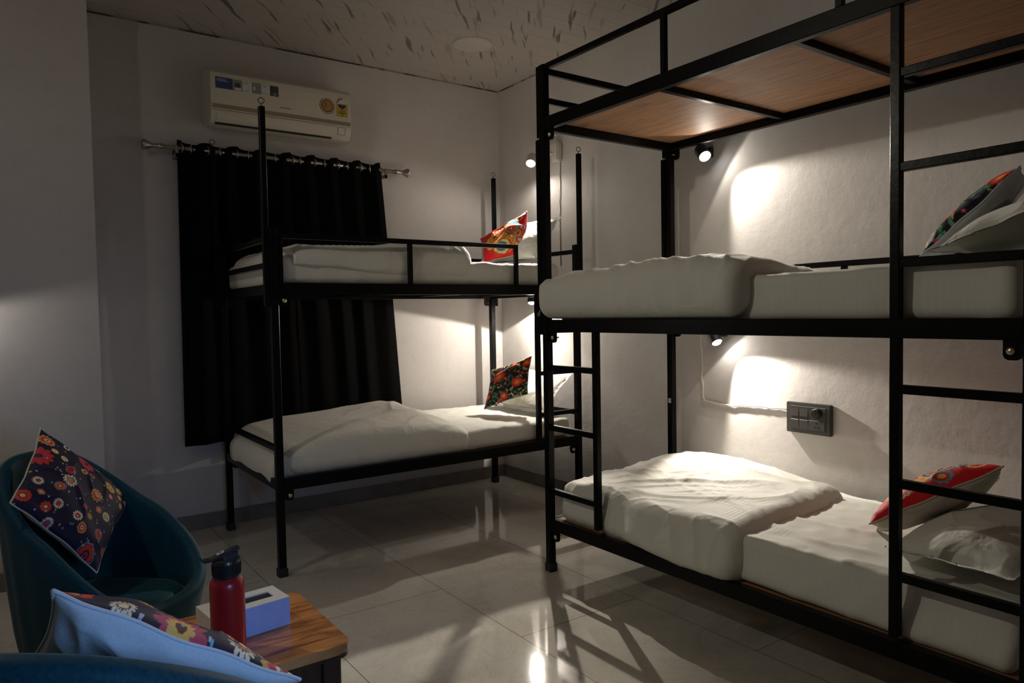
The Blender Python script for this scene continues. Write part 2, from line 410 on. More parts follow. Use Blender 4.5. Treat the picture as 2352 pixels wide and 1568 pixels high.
st = obj('label_sticker', B((-.008, D2 - .0182, .712), (.010, D2 - .0168, .736)), 'ink_white', b2); st['label'] = 'small white square sticker'
def on_bunk(b, o, p):
    o.location = b.matrix_basis @ Vector(p); o.rotation_euler = b.rotation_euler
    return o
def mattress(b, label, Ln, Dp, z0, z1, x0=.035, x1=None, y0=.022, seed=0, yb=.03, lean=0):
    x1 = x1 or Ln - .04; y1 = Dp + yb
    cx, cy = (x0 + x1) / 2, (y0 + y1) / 2
    def disp(p, n):
        s = seed * 3.1
        w = .006 * nz3(p.x * 2.2 + s, p.y * 3, p.z * 3)
        if n.z > .5:
            rd = ridge(p.x * 3.0 + p.y * 2.2 + s, p.y * 5.5 - p.x * 1.2, s)
            w += (.011 if seed == 3 else .006) * (rd - .3) + .004 * (ridge(p.x * 7 + p.y * 4 + s, p.y * 9 - p.x * 3, s + 2) - .3)
        else:
            rd = ridge(p.x * 4.0 + s, p.z * 5 - p.x * 2.0, s)
            w += .0045 * (rd - .3)
        q = p + n * w
        if lean: q.y += lean * sm(.0, 1.0, p.z / (z1 - z0)) * max(0, 1 - (p.y - y0 + cy) / .15)
        return q
    bm = rounded_box((x0 - cx, y0 - cy, 0), (x1 - cx, y1 - cy, z1 - z0), .03, (120, 60, 12), disp)
    o = obj('mattress', bm, 'sheet_x', smooth=True)
    return tag(on_bunk(b, o, (cx, cy, z0)), label, 'mattress', None)
m1l = mattress(b1, 'white-sheeted mattress on the lower tier of the back-wall bunk, under the dark floral cushion', L1, D1, .449, .560, seed=1)
m1u = mattress(b1, 'white-sheeted mattress on the upper tier of the back-wall bunk, behind its guard rail', L1, D1, 1.351, 1.483, seed=2, yb=.03, x1=1.70)
m2l = mattress(b2, 'white mattress on the lowest tier of the right-wall bunk, under the red cushion', L2, D2, .248, .408, seed=3, y0=.020, lean=.035, yb=.05)
m2m = mattress(b2, 'white striped mattress on the middle tier of the right-wall bunk, above the switchboard', L2, D2, 1.161, 1.318, seed=4, y0=.020, yb=-.025)

def duvet(b, label, lo, hi, r, n, disp):
    c = ((lo[0] + hi[0]) / 2, (lo[1] + hi[1]) / 2, lo[2])
    bm = rounded_box([a - k for a, k in zip(lo, c)], [a - k for a, k in zip(hi, c)], r, n, lambda p, nn: disp(p + Vector(c), nn) - Vector(c))
    o = obj('duvet', bm, 'duvet_x', smooth=True)
    return tag(on_bunk(b, o, c), label, 'duvet', None)

def d_mid(p, n):           # right bunk, middle tier: thick folded edge bulging over the rail
    q = p.copy()
    fy = sm(.1, -.6, n.y) if False else max(0, -n.y)
    zz = max(0, min(1, (p.z - 1.165) / .2))
    q.y -= fy * (.014 * math.sin(zz * PI) + .007 * ridge(p.x * 9 + .4 * p.z, p.z * 1.6, 3) * (1 - sm(.4, 1, zz)) + .004 * nz3(p.x * 5, p.z * 6, 1))
    fz = max(0, n.z)
    q.z += fz * (.014 * nz3(p.x * 2.6, p.y * 2.4, 4.2) + .010 * (ridge(p.x * 6 + p.y * 3, p.y * 2.2 - p.x, 5) - .3) + .006 * (ridge(p.x * 13 + p.y * 5, p.y * 3, 8) - .3) * (1 - sm(.05, .3, p.y)))
    q.z += fz * (.020 * sm(.4, .8, p.x) * (1 - sm(.90, 1.07, p.x)) - .030 * (1 - sm(.0, .17, p.x)) - .024 * sm(.12, .45, p.y) * sm(.3, .8, p.x))
    q.x -= .115 * sm(.15, .75, p.y) * sm(.4, 1.05, p.x)
    q.x += .010 * nz3(p.y * 7, p.z * 9, 2.2) * sm(.6, 1.0, p.x)
    return q
dv2m = duvet(b2, 'thick white duvet folded on the foot half of the middle tier of the right-wall bunk', (-.030, -.044, 1.168), (1.078, D2 - .06, 1.376), .062, (130, 70, 22), d_mid)
zp = bmesh.new(); torus(zp, (0, 0, 0), (1, 0, 0), .006, .0016, 14, 6); tube(zp, [(0, 0, .005), (0, .006, .018)], .0022, 6)
zo = obj('zip_pull', zp, 'chrome', dv2m, smooth=True); zo.location = (-.555, -.385, .02)

def d_low2(p, n):
    q = p.copy(); fz = max(0, n.z); fy = max(0, -n.y)
    dx, dy = p.x - .45, p.y - .25
    an = math.atan2(dy, dx); rr = math.hypot(dx, dy)
    h = .014 * nz3(p.x * 2.3, p.y * 2.6, 8.1)
    h += .012 * (ridge(p.x * 3.0 - p.y * 3.4, p.x * 1.1 + p.y * 1.6, 2.3) - .3)
    h += .010 * (ridge(p.x * 8 - p.y * 9, p.x * 2 + p.y * 2.4, 6.6) - .3) * math.exp(-((p.x - .42) / .3) ** 2 - ((p.y - .3) / .3) ** 2)
    h += .005 * (ridge(p.x * 5 + p.y * 11, p.x * 2 - p.y * 1, 4.6) - .3)
    h += .045 * sm(.3, .75, p.y) * (1 - sm(.6, 1.0, p.x)) * sm(.0, .2, p.x) - .026 * (1 - sm(.0, .22, p.x)) - .022 * (1 - sm(.0, .30, p.y))
    q.z += fz * h
    q.y += fy * (.008 - .007 * ridge(p.x * 5 + p.z * 2, p.z * 4 - p.x, 4.4) - .030 * sm(.40, .75, p.x) * (1 - sm(.03, .19, p.z - .21)) + .035 * sm(.25, .43, p.z) - .030 * sm(.40, .55, p.x) - .010 * ridge(p.x * 7 + p.z * 3, p.z * 2.5, 9.1) * sm(.4, .9, p.x))
    if p.z < .28: q.z += (.012 * nz3(p.x * 4, 3, 1) - .010 * sm(.5, .8, p.x) * fy)
    q.x += (.016 * nz3(p.y * 7, p.z * 8, 3.3) + .022 * (1 - sm(.2, .43, p.z)) - .03 * sm(.3, .8, p.y)) * sm(.6, 1.0, p.x)
    return q
dv2l = duvet(b2, 'white duvet spread over the foot half of the lowest tier of the right-wall bunk', (.022, .006, .232), (1.025, D2 - .035, .458), .072, (150, 90, 20), d_low2)

def d_low1(p, n):
    q = p.copy(); fz = max(0, n.z); fy = max(0, -n.y)
    h = .012 * nz3(p.x * 2.1, p.y * 2.2, 1.7)
    h += .055 * math.exp(-((p.x - .88) / .22) ** 2 - ((p.y - .62) / .32) ** 2) + .020 * math.exp(-((p.x - .55) / .35) ** 2)
    h += .009 * (ridge(p.x * 3 + p.y * 2, p.y * 6 - p.x * 2, 9.3) - .3) * sm(.4, .8, p.x)
    h -= .025 * (1 - sm(.0, .3, p.x)) + .022 * (1 - sm(.0, .36, p.y)) + .030 * sm(.85, 1.03, p.x)
    q.z += fz * h
    q.y -= fy * (.006 * ridge(p.x * 4 + p.z * 2, p.z * 3, 2.2) + .014 * (1 - sm(.44, .6, p.z)))
    q.x += (.02 * nz3(p.y * 5, p.z * 6, 1.1) + .035 * (1 - sm(.05, .5, p.y))) * sm(.6, 1.0, p.x)
    k = (1 - sm(.035, .085, p.x)) * sm(.02, .10, p.y)                 # the end hangs over the foot rail
    q.x -= k * .048 * (1 - sm(.49, .57, p.z)); q.z -= k * (.085 + .03 * nz3(p.y * 6, 1, 4)) * (1 - sm(.45, .52, p.z))
    return q
dv1l = duvet(b1, 'white duvet spread over the lower tier of the back-wall bunk, below the curtain', (.024, .000, .440), (1.03, D1 - .04, .622), .080, (140, 80, 20), d_low1)
def d_up1(p, n):
    q = p.copy(); fz = max(0, n.z); fy = max(0, -n.y)
    h = .012 * nz3(p.x * 2.4, p.y * 2.2, 6.1) + .012 * (ridge(p.x * 2.2 + p.y * 3.5, p.y * 2 - p.x, 7.7) - .3)
    h += .006 * (ridge(p.x * 4 + p.y * 9, p.y * 3 - p.x * 2, 3.7) - .3)
    h += .034 * math.exp(-((p.x - .85) / .3) ** 2) - .030 * (1 - sm(.0, .2, p.x)) - .015 * (1 - sm(.0, .25, p.y))
    q.z += fz * h
    q.y -= fy * .008 * ridge(p.x * 3 + p.z * 4, p.z * 3 - p.x, 1.2)
    q.z += .055 * (1 - sm(.05, .70, p.x)) * (1 - sm(1.37, 1.46, p.z)) * (1 - sm(.02, .2, p.y))
    q.x += (.02 * nz3(p.y * 5, p.z * 6, 4.1) - .03 * (1 - sm(1.36, 1.5, p.z))) * sm(.6, 1.05, p.x)
    q.x += .05 * (1 - sm(.03, .12, p.x)) * (1 - sm(.02, .2, p.y))
    return q
dv1u = duvet(b1, 'white duvet spread over the upper tier of the back-wall bunk, behind the guard rail', (.030, .014, 1.356), (1.12, D1 - .05, 1.553), .085, (130, 80, 20), d_up1)

# ------------------------------------------------------------------ cushions and pillows
def srgb(h):
    c = [int(h[i:i + 2], 16) / 255 for i in (0, 2, 4)]
    return np.array([x / 12.92 if x <= .04045 else ((x + .055) / 1.055) ** 2.4 for x in c])
def paint(style, seed, n):
    rg = np.random.default_rng(seed)
    v, u = np.meshgrid(np.linspace(0, 1, n), np.linspace(0, 1, n))
    base = {'mandala': '1d1733', 'flower': '17131c', 'red': 'd5222a'}[style]
    img = np.tile(srgb(base), (n, n, 1))
    def flower(cx, cy, r, petals, cols, depth=.22, ph=0.0, asp=1.0, rot=0.0):
        dx, dy = u - cx, v - cy
        c, s = math.cos(rot), math.sin(rot)
        x = dx * c + dy * s; y = (-dx * s + dy * c) / asp
        rr = np.hypot(x, y); a = np.arctan2(y, x)
        edge = r * (1 - depth + depth * np.abs(np.cos(petals * a / 2 + ph)))
        for k, (f, col, scal) in enumerate(cols):
            m = rr < (edge * f if scal else r * f)
            img[m] = srgb(col)
    def leaf(cx, cy, l, w, ang, col):
        dx, dy = u - cx, v - cy
        x = dx * math.cos(ang) + dy * math.sin(ang); y = -dx * math.sin(ang) + dy * math.cos(ang)
        m = (np.abs(x) < l) & (np.abs(y) < w * (1 - (x / l) ** 2)); img[m] = srgb(col)
    def stem(x0, y0, x1, y1, bend, w, col):
        for t in np.linspace(0, 1, 60):
            px = x0 + (x1 - x0) * t + bend * math.sin(PI * t) * (y1 - y0); py = y0 + (y1 - y0) * t - bend * math.sin(PI * t) * (x1 - x0)
            img[(u - px) ** 2 + (v - py) ** 2 < w * w] = srgb(col)
    if style == 'mandala':
        pal = ['d8402c', 'e2622f', 'c9385a', 'b8475f', 'e3b25c', 'e8d7ae', 'cf3a34', '8f4a5a', 'd9873f']
        pts = []
        for i in range(900):
            r = rg.choice([.115, .092, .070, .050, .034], p=[.14, .2, .25, .23, .18]); c = rg.random(2)
            if all((c[0] - p[0]) ** 2 + (c[1] - p[1]) ** 2 > (r + p[2] + .012) ** 2 for p in pts): pts.append((c[0], c[1], r))
            if len(pts) > 36: break
        for i, (x, y, r) in enumerate(pts):
            k = i % 5; c1, c2 = rg.choice(pal, 2)
            pt = int(rg.integers(9, 18))
            if k == 0: flower(x, y, r, pt, [(1, 'b7aab0', True), (.93, '3a2b40', True), (.80, c1, False), (.42, '4a1f2a', False), (.25, c2, False), (.10, '1b1420', False)], .10)
            elif k == 1: flower(x, y, r, pt, [(1, c1, True), (.55, c2, True), (.22, '5a1d22', False)], .30)
            elif k == 2: flower(x, y, r, pt, [(1, c1, True), (.45, '6b2a2c', False), (.30, 'e7c98a', False)], .16)
            elif k == 3: flower(x, y, r, pt, [(1, 'e8dcc0', True), (.62, '5a3848', True), (.40, c1, False)], .35)
            else: flower(x, y, r, 12, [(1, 'd9a552', True), (.75, c1, True), (.35, 'f0e2bb', False), (.18, 'b03032', False)], .22)
        for i in range(90):
            x, y = rg.random(2); flower(x, y, .008, 4, [(1, rg.choice(['c7c0cf', '6fb3c8', 'e0b060', '8e7f9a']), False)], 0)
    elif style == 'flower':
        for i in range(230):
            x, y = rg.random(2); leaf(x, y, rg.uniform(.025, .06), rg.uniform(.010, .022), rg.uniform(0, PI), rg.choice(['2f7d57', '3f9a63', 'd9b83a', 'e0632f', 'c83a78', '6aa090', '4a4c78', '2f7d57', 'e8cf6a', '55606a']))
        for i in range(9):
            x, y = rg.random(2); stem(x, y, x + rg.uniform(-.25, .25), y + rg.uniform(-.25, .25), .3, .004, '3c7a5c')
        for (x, y, r) in ((.33, .66, .175), (.80, .36, .135), (.50, .10, .10), (.93, .86, .11), (.07, .22, .085), (.64, .93, .07)):
            flower(x, y, r, 18, [(1, '17131c', True), (.97, 'd8222f', True), (.80, 'ee4a34', True), (.50, 'f47a32', True), (.32, 'f2a93a', False), (.16, 'e8c050', False)], .30)
        for i in range(16):
            x, y = rg.random(2); flower(x, y, .020, 6, [(1, rg.choice(['d6337a', 'e8552f', '8c5ab0']), True), (.4, 'f0c84a', False)], .3)
        for i in range(70):
            x, y = rg.random(2); flower(x, y, .006, 4, [(1, rg.choice(['e7dcc0', '6fb3c8', 'd9b83a']), False)], 0)
    else:
        flower(.50, .47, .40, 9, [(1, 'dd9a3c', True), (.94, 'e8b65a', True), (.88, 'd88a34', True)], .16, asp=1.05)
        for i in range(22):
            a = rg.uniform(0, 2 * PI); rr = rg.uniform(.10, .34); leaf(.50 + rr * math.cos(a), .47 + rr * math.sin(a), .055, .020, a + 1.2, rg.choice(['7a2a22', 'b8402a', '4a2a2a', '8a7a3a', 'efc878', 'a8341f']))
        for i in range(16):
            a = rg.uniform(0, 2 * PI); rr = rg.uniform(.12, .35); leaf(.50 + rr * math.cos(a), .47 + rr * math.sin(a), .03, .010, a + .5, rg.choice(['f0dfae', '557a5a', '2b2230']))
        leaf(.72, .86, .17, .055, 2.5, '4f9fb8'); leaf(.55, .83, .07, .03, .5, 'e8c050'); leaf(.83, .72, .06, .03, 1.6, '3a6f8a')
        flower(.44, .76, .125, 30, [(1, '3a2230', False), (.88, 'd8374a', False), (.66, 'e8a85a', False), (.42, 'c03038', False), (.2, 'e8dcc0', False)], 0)
        flower(.70, .66, .145, 22, [(1, '20222e', False), (.90, 'b8c0c0', True), (.78, '20222e', True), (.70, 'e8452e', True), (.30, '8a2a28', False), (.15, 'f0e8d8', False)], .12)
        flower(.45, .24, .21, 16, [(1, 'b8301f', False), (.90, 'e09a3a', False), (.78, 'cfc690', False), (.60, '2b2230', True), (.54, '5a6a8a', True), (.34, 'b0343a', True), (.2, 'e8dcc0', False)], .16)
        flower(.84, .30, .115, 14, [(1, 'c8b890', True), (.82, '55606a', True), (.62, 'd8484a', False), (.30, 'e8b0a0', False)], .2); flower(.90, .62, .085, 12, [(1, '4f9fb8', True), (.7, 'b8301f', False), (.4, 'e8a85a', True)], .2); flower(.86, .88, .07, 16, [(1, 'e8c98a', True), (.7, 'e2562e', True), (.25, '3a2a2a', False)], .2)
        for i in range(18):
            a = i * 2 * PI / 18; flower(.45 + .175 * math.cos(a), .24 + .175 * math.sin(a), .011, 4, [(1, '6a8a4a' if i % 2 else 'efe2b0', False)], 0)
    return img
def quad_pt(C, u, v):
    bl, br, tr, tl = C
    return bl * (1 - u) * (1 - v) + br * u * (1 - v) + tr * u * v + tl * (1 - u) * v
def puff(C, n, side, T, seed, bow=.07, wr=.006, flange=0.0, expo=.5):
    """one face of a stuffed cover: side +1 front, -1 back"""
    C = [Vector(c) for c in C]
    nrm = (C[1] - C[0]).cross(C[3] - C[0]) + (C[3] - C[2]).cross(C[1] - C[2]); nrm.normalize()
    pts = np.zeros((n, n, 3))
    for i in range(n):
        for j in range(n):
            u, v = i / (n - 1), j / (n - 1)
            eu, ev = 4 * u * (1 - u), 4 * v * (1 - v)
            u2 = .5 + (u - .5) * (1 - bow * ev); v2 = .5 + (v - .5) * (1 - bow * eu)
            p = quad_pt(C, u2, v2)
            fu = max(0, min(1, (min(u, 1 - u) - flange) / (.5 - flange))); fv = max(0, min(1, (min(v, 1 - v) - flange) / (.5 - flange)))
            fu = 1 - (1 - fu) ** 2; fv = 1 - (1 - fv) ** 2
            h = T * (fu * fv) ** expo
            e = min(eu, ev)
            w = wr * (ridge(u * 3.1 + seed, v * 3.4 - u * 1.2, seed * 1.7 + side) - .35) * min(1, e * 3)
            w += wr * .9 * nz3(u * 4 + seed, v * 4, seed + side) * min(1, e * 4)
            rip = .0022 * math.sin(17 * u + seed) * (1 - ev) * min(1, eu * 3) + .0022 * math.sin(15 * v + seed) * (1 - eu) * min(1, ev * 3)
            p = p + nrm * (side * (h + w) + rip)
            pts[i, j] = p
    return pts, nrm
def grid_mesh(name, pts, mat, parent, origin, flip=False, colors=None, uv=False):
    n, m_, _ = pts.shape
    verts = (pts - np.array(origin)).reshape(-1, 3)
    faces = []
    for i in range(n - 1):
        for j in range(m_ - 1):
            f = (i * m_ + j, (i + 1) * m_ + j, (i + 1) * m_ + j + 1, i * m_ + j + 1); faces.append(f[::-1] if flip else f)
    me = bpy.data.meshes.new(name); me.from_pydata([tuple(x) for x in verts], [], faces)
    for p in me.polygons: p.use_smooth = True
    me.materials.append(M[mat])
    if colors is not None:
        a = me.color_attributes.new('print', 'FLOAT_COLOR', 'POINT')
        c = np.ones((n * m_, 4), dtype=np.float32); c[:, :3] = colors.reshape(-1, 3); a.data.foreach_set('color', c.ravel())
    o = bpy.data.objects.new(name, me); COL.objects.link(o)
    if parent: o.parent = parent
    return o
def cushion(label, C, T, style, seed, back='calico', n=170, Tb=None, group=None, bow=.07):
    C = [Vector(c) for c in C]
    base = min(C, key=lambda c: c.z); org = Vector((sum(c.x for c in C) / 4, sum(c.y for c in C) / 4, base.z))
    root = thing('cushion', label, 'cushion', org, 0, group)
    f, nrm = puff(C, n, 1, T, seed, bow); k, _ = puff(C, 90, -1, Tb or T, seed, bow, wr=.009)
    grid_mesh('front_cover', f, 'print', root, org, colors=paint(style, seed, n))
    b = grid_mesh('back_cover', k, back, root, org, flip=True); b['label'] = 'plain unprinted back'
    edge = [f[i, 0] for i in range(0, n, 3)] + [f[n - 1, j] for j in range(0, n, 3)] + [f[i, n - 1] for i in range(n - 1, -1, -3)] + [f[0, j] for j in range(n - 1, -1, -3)]
    bm = bmesh.new(); tube(bm, [Vector(e) - org for e in edge] , .0028, 6, cap=False)
    obj('seam', bm, back, root, smooth=True)
    return root
def pillow(label, C, T, seed, n=80, Tb=None):
    C = [Vector(c) for c in C]; org = Vector((sum(c.x for c in C) / 4, sum(c.y for c in C) / 4, min(c.z for c in C)))
    f, _ = puff(C, n, 1, T, seed, .04, .0045, .03, .55); k, _ = puff(C, n, -1, Tb or T, seed + 5, .04, .004, .03, .55)
    bm = bmesh.new()
    for P, fl in ((f, False), (k, True)):
        V = [[bm.verts.new(Vector(P[i, j]) - org) for j in range(n)] for i in range(n)]
        for i in range(n - 1):
            for j in range(n - 1):
                q = (V[i][j], V[i + 1][j], V[i + 1][j + 1], V[i][j + 1]); bm.faces.new(q[::-1] if fl else q)
    bmesh.ops.remove_doubles(bm, verts=list(bm.verts), dist=.0004)
    o = obj('pillow', bm, 'pillow', smooth=True); o.location = org
    return tag(o, label, 'pillow')

# corner order: bottom-left, bottom-right, top-right, top-left seen from the printed side
pillow('white pillow propped against the wall on the upper tier of the back-wall bunk', [(-.44, -.38, 1.515), (-.42, -.98, 1.515), (-.215, -.965, 1.775), (-.235, -.36, 1.775)], .065, 2)
cushion('red printed cushion propped on the upper tier of the back-wall bunk', [(-.58, -.65, 1.505), (-.36, -.845, 1.56), (-.29, -.718, 1.831), (-.50, -.497, 1.671)], .05, 'red', 3)
pillow('white pillow propped up on the lower tier of the back-wall bunk', [(-.36, -.33, .60), (-.36, -.945, .60), (-.045, -.85, .81), (-.045, -.25, .81)], .06, 6, Tb=.04)
cushion('black cushion with orange daisies on the lower tier of the back-wall bunk', [(-.52, -.536, .590), (-.36, -.786, .694), (-.30, -.752, .925), (-.42, -.483, .83)], .05, 'flower', 5)
pillow('white pillow on the middle tier of the right-wall bunk, below the floral cushion', [(-.20, -3.37, 1.355), (-.88, -3.37, 1.35), (-.88, -3.66, 1.45), (-.20, -3.66, 1.47)], .085, 9, Tb=.03)
cushion('black floral cushion seen edge-on, propped on the middle tier of the right-wall bunk', [(-.50, -3.24, 1.345), (-.76, -3.30, 1.345), (-.655, -3.52, 1.585), (-.395, -3.46, 1.585)], .055, 'flower', 8, back='chambray', Tb=.04)
pillow('white pillow lying flat on the lowest tier of the right-wall bunk', [(-.90, -3.60, .485), (-.30, -3.62, .505), (-.26, -3.22, .475), (-.82, -3.22, .460)], .085, 12, Tb=.045)
cushion('red printed cushion leaning on the pillow of the lowest tier of the right-wall bunk', [(-.545, -3.06, .42), (-.78, -3.16, .51), (-.50, -3.43, .70), (-.265, -3.33, .61)], .085, 'red', 11, Tb=.05)

# ------------------------------------------------------------------ air conditioner
ac = thing('air_conditioner', 'off-white split air conditioner with stickers, on the back wall above the curtain', 'air conditioner', (-1.625, 0, 2.25))
AX0, AX1 = -2.028 + 1.625, -1.222 + 1.625
prof = [(-.001, .045), (-.001, .325), (-.10, .325), (-.165, .305), (-.193, .285), (-.199, .26), (-.200, .125), (-.199, .094)]
low = [(-.197, .088), (-.192, .062), (-.180, .034), (-.158, .012), (-.120, .003), (-.06, .012), (-.001, .045)]
def extr(name, pr, x0, x1, mat, parent, bev=.004):
    bm = bmesh.new(); a = [bm.verts.new((x0, y, z)) for y, z in pr]; b = [bm.verts.new((x1, y, z)) for y, z in pr]
    bm.faces.new(a); bm.faces.new(b[::-1]); k = len(pr)
    for i in range(k): bm.faces.new((a[i], a[(i + 1) % k], b[(i + 1) % k], b[i]))
    return obj(name, bm, mat, parent, bevel=bev, segs=2)
body = extr('body', prof + low[:-1], AX0, AX1, 'ac', ac)
extr('decor_strip', [(-.2015, .093), (-.2015, .115), (-.196, .115), (-.196, .093)], AX0 + .006, AX1 - .006, 'ac_stripe', ac, .001)
extr('louver', [(-.1965, .074), (-.187, .040), (-.172, .022), (-.165, .030), (-.182, .05), (-.190, .076)], AX0 + .03, AX1 - .11, 'ac', ac, .0015)
extr('outlet_slot', [(-.172, .021), (-.163, .0135), (-.155, .0125), (-.160, .022)], AX0 + .025, AX1 - .115, 'dark_gap', ac, 0)
extr('panel_seam', [(-.1978, .0835), (-.1978, .0855), (-.19, .0855), (-.19, .0835)], AX0 + .01, AX1 - .01, 'dark_gap', ac, 0)
def sticker(name, x0, x1, z0, z1, mat, y=-.2012, parent=ac, t=.0008):
    return obj(name, B((x0 + 1.625, y - t, z0 - 2.25), (x1 + 1.625, y, z1 - 2.25)), mat, parent)
s = sticker('feature_sticker', -2.003, -1.657, 2.448, 2.511, 'ink_white'); s['label'] = 'blue and white picture strip sticker'
def on_st(mat, x0, x1, z0, z1, y=-.2021): sticker('sticker_panel', x0, x1, z0, z1, mat, y, s)
on_st('ink_blue', -2.002, -1.912, 2.450, 2.510); on_st('ink_grey', -1.911, -1.860, 2.450, 2.509); on_st('ink_grey', -1.808, -1.757, 2.450, 2.509); on_st('ink_dark', -1.708, -1.660, 2.451, 2.508)
on_st('ink_dark', -1.900, -1.872, 2.468, 2.492, -.2027); on_st('ink_white', -1.902, -1.866, 2.452, 2.466, -.2027); on_st('ink_white', -1.800, -1.790, 2.468, 2.486, -.2027); on_st('ink_grey', -1.690, -1.672, 2.456, 2.470, -.2027)
for x0 in (-1.853, -1.751):
    for k in range(2): on_st('ink_grey', x0, x0 + .026 - .004 * k, 2.499 - k * .006, 2.501 - k * .006, -.2024)
    on_st('ink_grey', x0, x0 + .034, 2.456, 2.458, -.2024)
for k in range(3): on_st('ink_white', -1.996, -1.95 + .008 * k, 2.500 - k * .006, 2.502 - k * .006, -.2027)
def disc(bm, cx, cz, r, y, petals=0, amp=0, seg=64, a0=0, a1=2 * PI, t=.0007):
    c = []
    for i in range(seg + (0 if a1 - a0 > 6.28 else 1)):
        a = a0 + (a1 - a0) * i / seg; rr = r * (1 + amp * math.cos(petals * a)); c.append((cx + 1.625 + rr * math.cos(a), cz - 2.25 + rr * math.sin(a)))
    f = [bm.verts.new((x, y - t, z)) for x, z in c]; b = [bm.verts.new((x, y, z)) for x, z in c]
    bm.faces.new(f); bm.faces.new(b[::-1]); k = len(c)
    for i in range(k): bm.faces.new((f[i], f[(i + 1) % k], b[(i + 1) % k], b[i]))
    return bm
aw = obj('award_sticker', disc(bmesh.new(), -1.372, 2.444, .046, -.2012, 16, .04), 'ink_brown', ac); aw['label'] = 'round scalloped gold sticker with a 1'
obj('sticker_panel', disc(bmesh.new(), -1.372, 2.444, .0435, -.2020, 16, .04), 'ink_cream', aw)
obj('sticker_panel', disc(bmesh.new(), -1.372, 2.444, .036, -.2027), 'ink_brown', aw)
obj('sticker_panel', disc(bmesh.new(), -1.372, 2.444, .031, -.2034), 'ink_gold', aw)
def lettering(body, size, x, z, mat, parent, y, name='lettering', wx=1.0):
    me = text_mesh(body, size); me.materials.clear(); me.materials.append(M[mat])
    o = bpy.data.objects.new(name, me); COL.objects.link(o); o.parent = parent
    o.location = (x + 1.625, y, z - 2.25); o.rotation_euler = (PI / 2, 0, 0); o.scale = (wx, 1, 1)
    return o
lettering('1', .040, -1.383, 2.448, 'ink_dark', aw, -.2050)
en = sticker('energy_sticker', -1.315, -1.245, 2.392, 2.470, 'ink_yellow'); en['label'] = 'yellow star-rating sticker with a red and white dial'
obj('sticker_panel', disc(bmesh.new(), -1.281, 2.472, .031, -.2020), 'ink_white', en)
obj('sticker_panel', disc(bmesh.new(), -1.281, 2.472, .0295, -.2027, seg=24, a0=R(75), a1=R(185)), 'ink_red', en)
for a in (105, 130, 155): obj('sticker_panel', disc(bmesh.new(), -1.281 + .020 * math.cos(R(a)), 2.472 + .020 * math.sin(R(a)), .004, -.2034, 5, .3, 20), 'ink_white', en)
obj('sticker_panel', disc(bmesh.new(), -1.281, 2.466, .026, -.2027, seg=20, a0=R(180), a1=R(360)), 'ink_dark', en)
for (x0, x1, z0, z1, mt) in ((-1.296, -1.264, 2.462, 2.468, 'ink_grey'), (-1.300, -1.262, 2.424, 2.428, 'ink_red'), (-1.303, -1.259, 2.412, 2.416, 'ink_brown'), (-1.283, -1.277, 2.398, 2.408, 'ink_brown'), (-1.283, -1.279, 2.432, 2.440, 'ink_dark')):
    sticker('sticker_panel', x0, x1, z0, z1, mt, -.2032, en)
lettering('SAMSUNG', .0135, -1.622, 2.394, 'ink_text', ac, -.2008, 'badge', 1.0)
cw = obj('control_window', B((.312, -.001, -.026), (.372, .001, .026)), 'ac', ac); cw.location = (.0, -.1905, .060); cw.rotation_euler = (R(18), 0, 0)
cw.location.x = 0
obj('display_window', B((.322, -.0022, -.020), (.362, -.001, .020)), 'ink_white', cw)
obj('display_window', B((.318, -.0018, -.023), (.366, -.0009, .023)), 'ink_text', cw)

# ------------------------------------------------------------------ curtains on a rod
rod = thing('curtain_rod', 'brushed metal curtain rod on the back wall below the air conditioner', 'curtain rod', (-1.565, -.07, 2.128))
bm = bmesh.new(); tube(bm, [(-.70, 0, 0), (.70, 0, 0)], .0125, 16); obj('pole', bm, 'nickel', rod, smooth=True)
for s_ in (-1, 1):
    bm = bmesh.new(); lathe(bm, [(.0125, -.005), (.017, 0), (.017, .012), (.010, .018), (.015, .030), (.010, .040), (.014, .050), (.028, .078), (.030, .088), (.020, .096), (0, .098)], (s_ * .695, 0, 0), (s_, 0, 0), 20)
    obj('finial', bm, 'nickel', rod, smooth=True)
    bm = bmesh.new(); box(bm, (s_ * .62 - .009, .0, -.048), (s_ * .62 + .009, .0685, -.030)); box(bm, (s_ * .62 - .009, .060, -.05), (s_ * .62 + .009, .0695, .03))
    box(bm, (s_ * .62 - .008, -.016, -.05), (s_ * .62 + .008, -.0128, .005)); box(bm, (s_ * .62 - .008, -.016, -.05), (s_ * .62 + .008, .02, -.030))
    obj('bracket', bm, 'nickel', rod)
